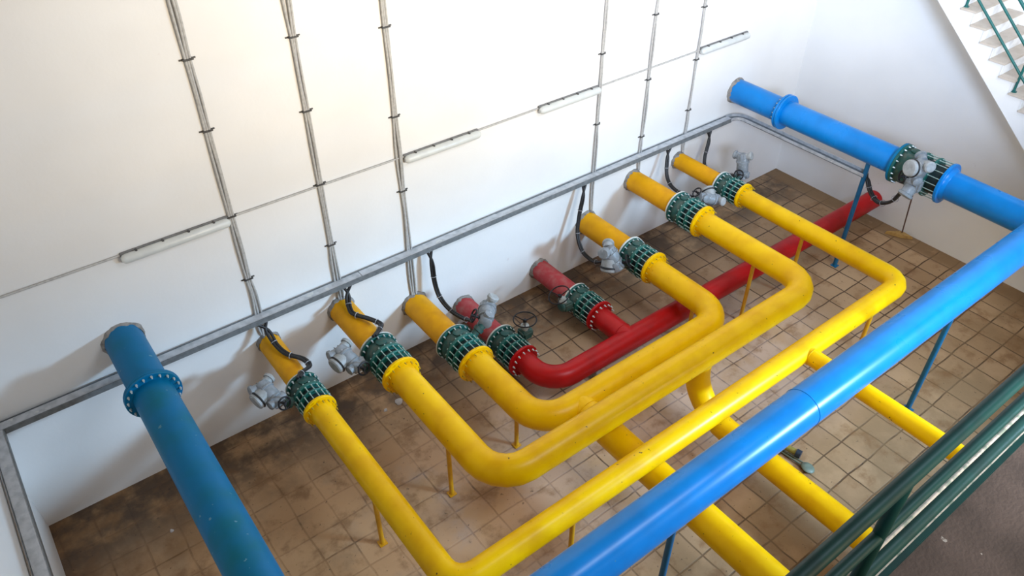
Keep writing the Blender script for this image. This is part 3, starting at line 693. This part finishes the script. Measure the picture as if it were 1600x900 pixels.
for (ya, za), (yb2, zb2) in zip(prof[0::2], prof[1::2]):
    slab_piece([(ya, za), (yb2, zb2), (yb2, max(bot(yb2), 0.0)), (ya, max(bot(ya), 0.0))])
obj('flight_slab', bm, 'wall', t, False)
for k in range(k0, last + 1):
    yb = -3.162 - dy * k; zt = 4.763 - dz * k
    bm = bmesh.new(); box(bm, -0.035, W - XS - 0.004, yb - dy - 0.025 - o0.y, yb - o0.y, zt - 0.032 - o0.z, zt - o0.z, 0.006); obj('tread', bm, 'tread', t, False)
    bm = bmesh.new(); box(bm, -0.012, W - XS - 0.004, yb - 0.006 - o0.y, yb + 0.010 - o0.y, zt - o0.z, zt + dz - 0.033 - o0.z, 0.002); obj('riser', bm, 'riser', t, False)
t = thing('stair_railing', 'thin green railing following the white staircase down', 'railing', (14.17, -3.17, 4.73))
o0 = V((14.17, -3.17, 4.73))
sl = 0.8713
def srail(nm, y, z_, r=0.020, ya=-1.2, yb=-7.4):
    bm = bmesh.new(); cyl(bm, V((14.17, ya, z_ + (ya - y) * sl)) - o0, V((14.17, yb, z_ + (yb - y) * sl)) - o0, r, seg=12); obj(nm, bm, 'stair_rail', t)
srail('lower_rail', -3.36, 4.911 - 0.03); srail('middle_rail', -3.608, 4.978 + 0.02); srail('handrail', -3.847, 5.10, 0.024)
for k in (-5, 0, 5, 10, 15):
    if k > last: continue
    y = -3.162 - dy * k - 0.03 - (0.0 if k == 0 else -0.0); zt = 4.763 - dz * k
    bm = bmesh.new(); cyl(bm, V((14.17, y, zt)) - o0, V((14.17, y, 5.10 + (y + 3.847) * sl)) - o0, 0.020, seg=12)
    cyl(bm, V((14.17, y, zt)) - o0, V((14.17, y, zt + 0.012)) - o0, 0.045, seg=12); obj('post', bm, 'stair_rail', t)

# ------------------------------------------------------------------ walkway railing in the foreground
YG = -7.887
t = thing('guard_railing', 'dark green guard railing along the grey walkway in the near right corner', 'railing', (3.9, YG, ZP))
def grail(nm, z_, r, mat='rail', y=0.0):
    bm = bmesh.new(); cyl(bm, (-3.2, y, z_ - ZP), (W - 3.9 - 0.02, y, z_ - ZP), r, seg=24); return obj(nm, bm, mat, t)
grail('handrail', 6.245, 0.036); grail('middle_rail', 5.82, 0.030)
lr = grail('lower_rail', 5.395, 0.042)
bm = bmesh.new(); cyl(bm, (-3.2, 0.030, 5.395 - ZP + 0.032), (W - 3.92, 0.030, 5.395 - ZP + 0.032), 0.014, seg=10); o = obj('worn_edge', bm, 'rail_worn', lr); o['label'] = 'paint worn to pale metal'
bm = bmesh.new(); box(bm, -3.2, W - 3.92, -0.056, -0.002, -0.06, 0.012, 0.004); ea = obj('edge_angle', bm, 'rail', t)
bm = bmesh.new(); box(bm, -3.2, W - 3.92, -0.022, -0.006, 0.004, 0.020, 0.003); o = obj('worn_edge', bm, 'rail_worn', ea); o['label'] = 'paint worn to pale metal'
for x in (0.0, 2.6, 5.2, 7.8, 10.4):
    bm = bmesh.new(); cyl(bm, (x, 0, 0.0), (x, 0, 6.23 - ZP), 0.032, seg=20)
    lathe(bm, (x, 0, 0.0), (0, 0, 1), [(0, 0.06), (0.015, 0.06), (0.02, 0.035)], 20)
    obj('post', bm, 'rail', t)

# ------------------------------------------------------------------ small things
t = thing('broom', 'brown broom head on the floor with thin stick leaning against the blue line valve', 'broom', (15.05, -3.16, 0))
bm = bmesh.new()
hp = [(-0.14, 0.24), (0.10, 0.06), (0.155, -0.02), (0.12, -0.24), (-0.02, -0.06)]
a0 = [bm.verts.new((x, y, 0.0)) for x, y in hp]; a1 = [bm.verts.new((x * 0.85, y * 0.9, 0.07)) for x, y in hp]
bm.faces.new(a0[::-1]); bm.faces.new(a1)
for i in range(5): bm.faces.new((a0[i], a0[(i + 1) % 5], a1[(i + 1) % 5], a1[i]))
bmesh.ops.bevel(bm, geom=bm.edges[:], offset=0.008, segments=2, affect='EDGES')
obj('broom_head', bm, 'wood', t)
bm = bmesh.new(); cyl(bm, (0.09, 0.0, 0.05), (-1.70, -0.62, 2.02), 0.012, seg=10); obj('stick', bm, 'stick', t)

t = thing('hand_tool', 'dark tool with oval grey green disc lying on tiles beside yellow branch pipe', 'tool', (8.62, -5.37, 0))
bm = bmesh.new(); lathe(bm, (0.19, -0.19, 0.02), (0.2, -0.1, 1.0), [(0, 0.085), (0.02, 0.10), (0.035, 0.09), (0.05, 0.04)], 28); obj('disc', bm, 'disc', t)
bm = bmesh.new(); cyl(bm, (0.20, 0.26, 0.09), (0.25, 0.05, 0.09), 0.045, seg=20); obj('grip', bm, 'olive', t)
bm = bmesh.new(); cyl(bm, (0.245, 0.06, 0.09), (0.262, -0.01, 0.09), 0.062, seg=20); cyl(bm, (0.188, 0.31, 0.09), (0.204, 0.245, 0.09), 0.062, seg=20); obj('end_cap', bm, 'navy', t)
bm = bmesh.new(); cyl(bm, (0.13, 0.28, 0.03), (0.17, -0.16, 0.04), 0.012, seg=10); cyl(bm, (0.17, 0.28, 0.03), (0.22, -0.14, 0.04), 0.012, seg=10); obj('bracket', bm, 'disc', t)

def lump(label, x, y, r, seed):
    bm = bmesh.new(); bmesh.ops.create_icosphere(bm, subdivisions=3, radius=r)
    for v in bm.verts:
        n_ = mnoise.noise(v.co * (2.2 / r) * 0.5 + V((seed, 0, 0))); v.co *= 1 + 0.35 * n_; v.co.z = max(v.co.z * 0.6, -0.22 * r)
    o = obj('plaster_lump', bm, 'concrete_pale', loc=(x, y, 0.22 * r)); tag(o, label, 'rubble', 'plaster lumps on the floor')
lump('larger pale plaster lump on the dark floor beside the second yellow pipe', 4.85, -0.93, 0.06, 1)
lump('smaller pale plaster lump near the larger one on the dark floor', 4.60, -0.95, 0.03, 5)
lump('small pale plaster lump on the brown floor left of the dark blue pipe', 1.28, -1.07, 0.025, 9)
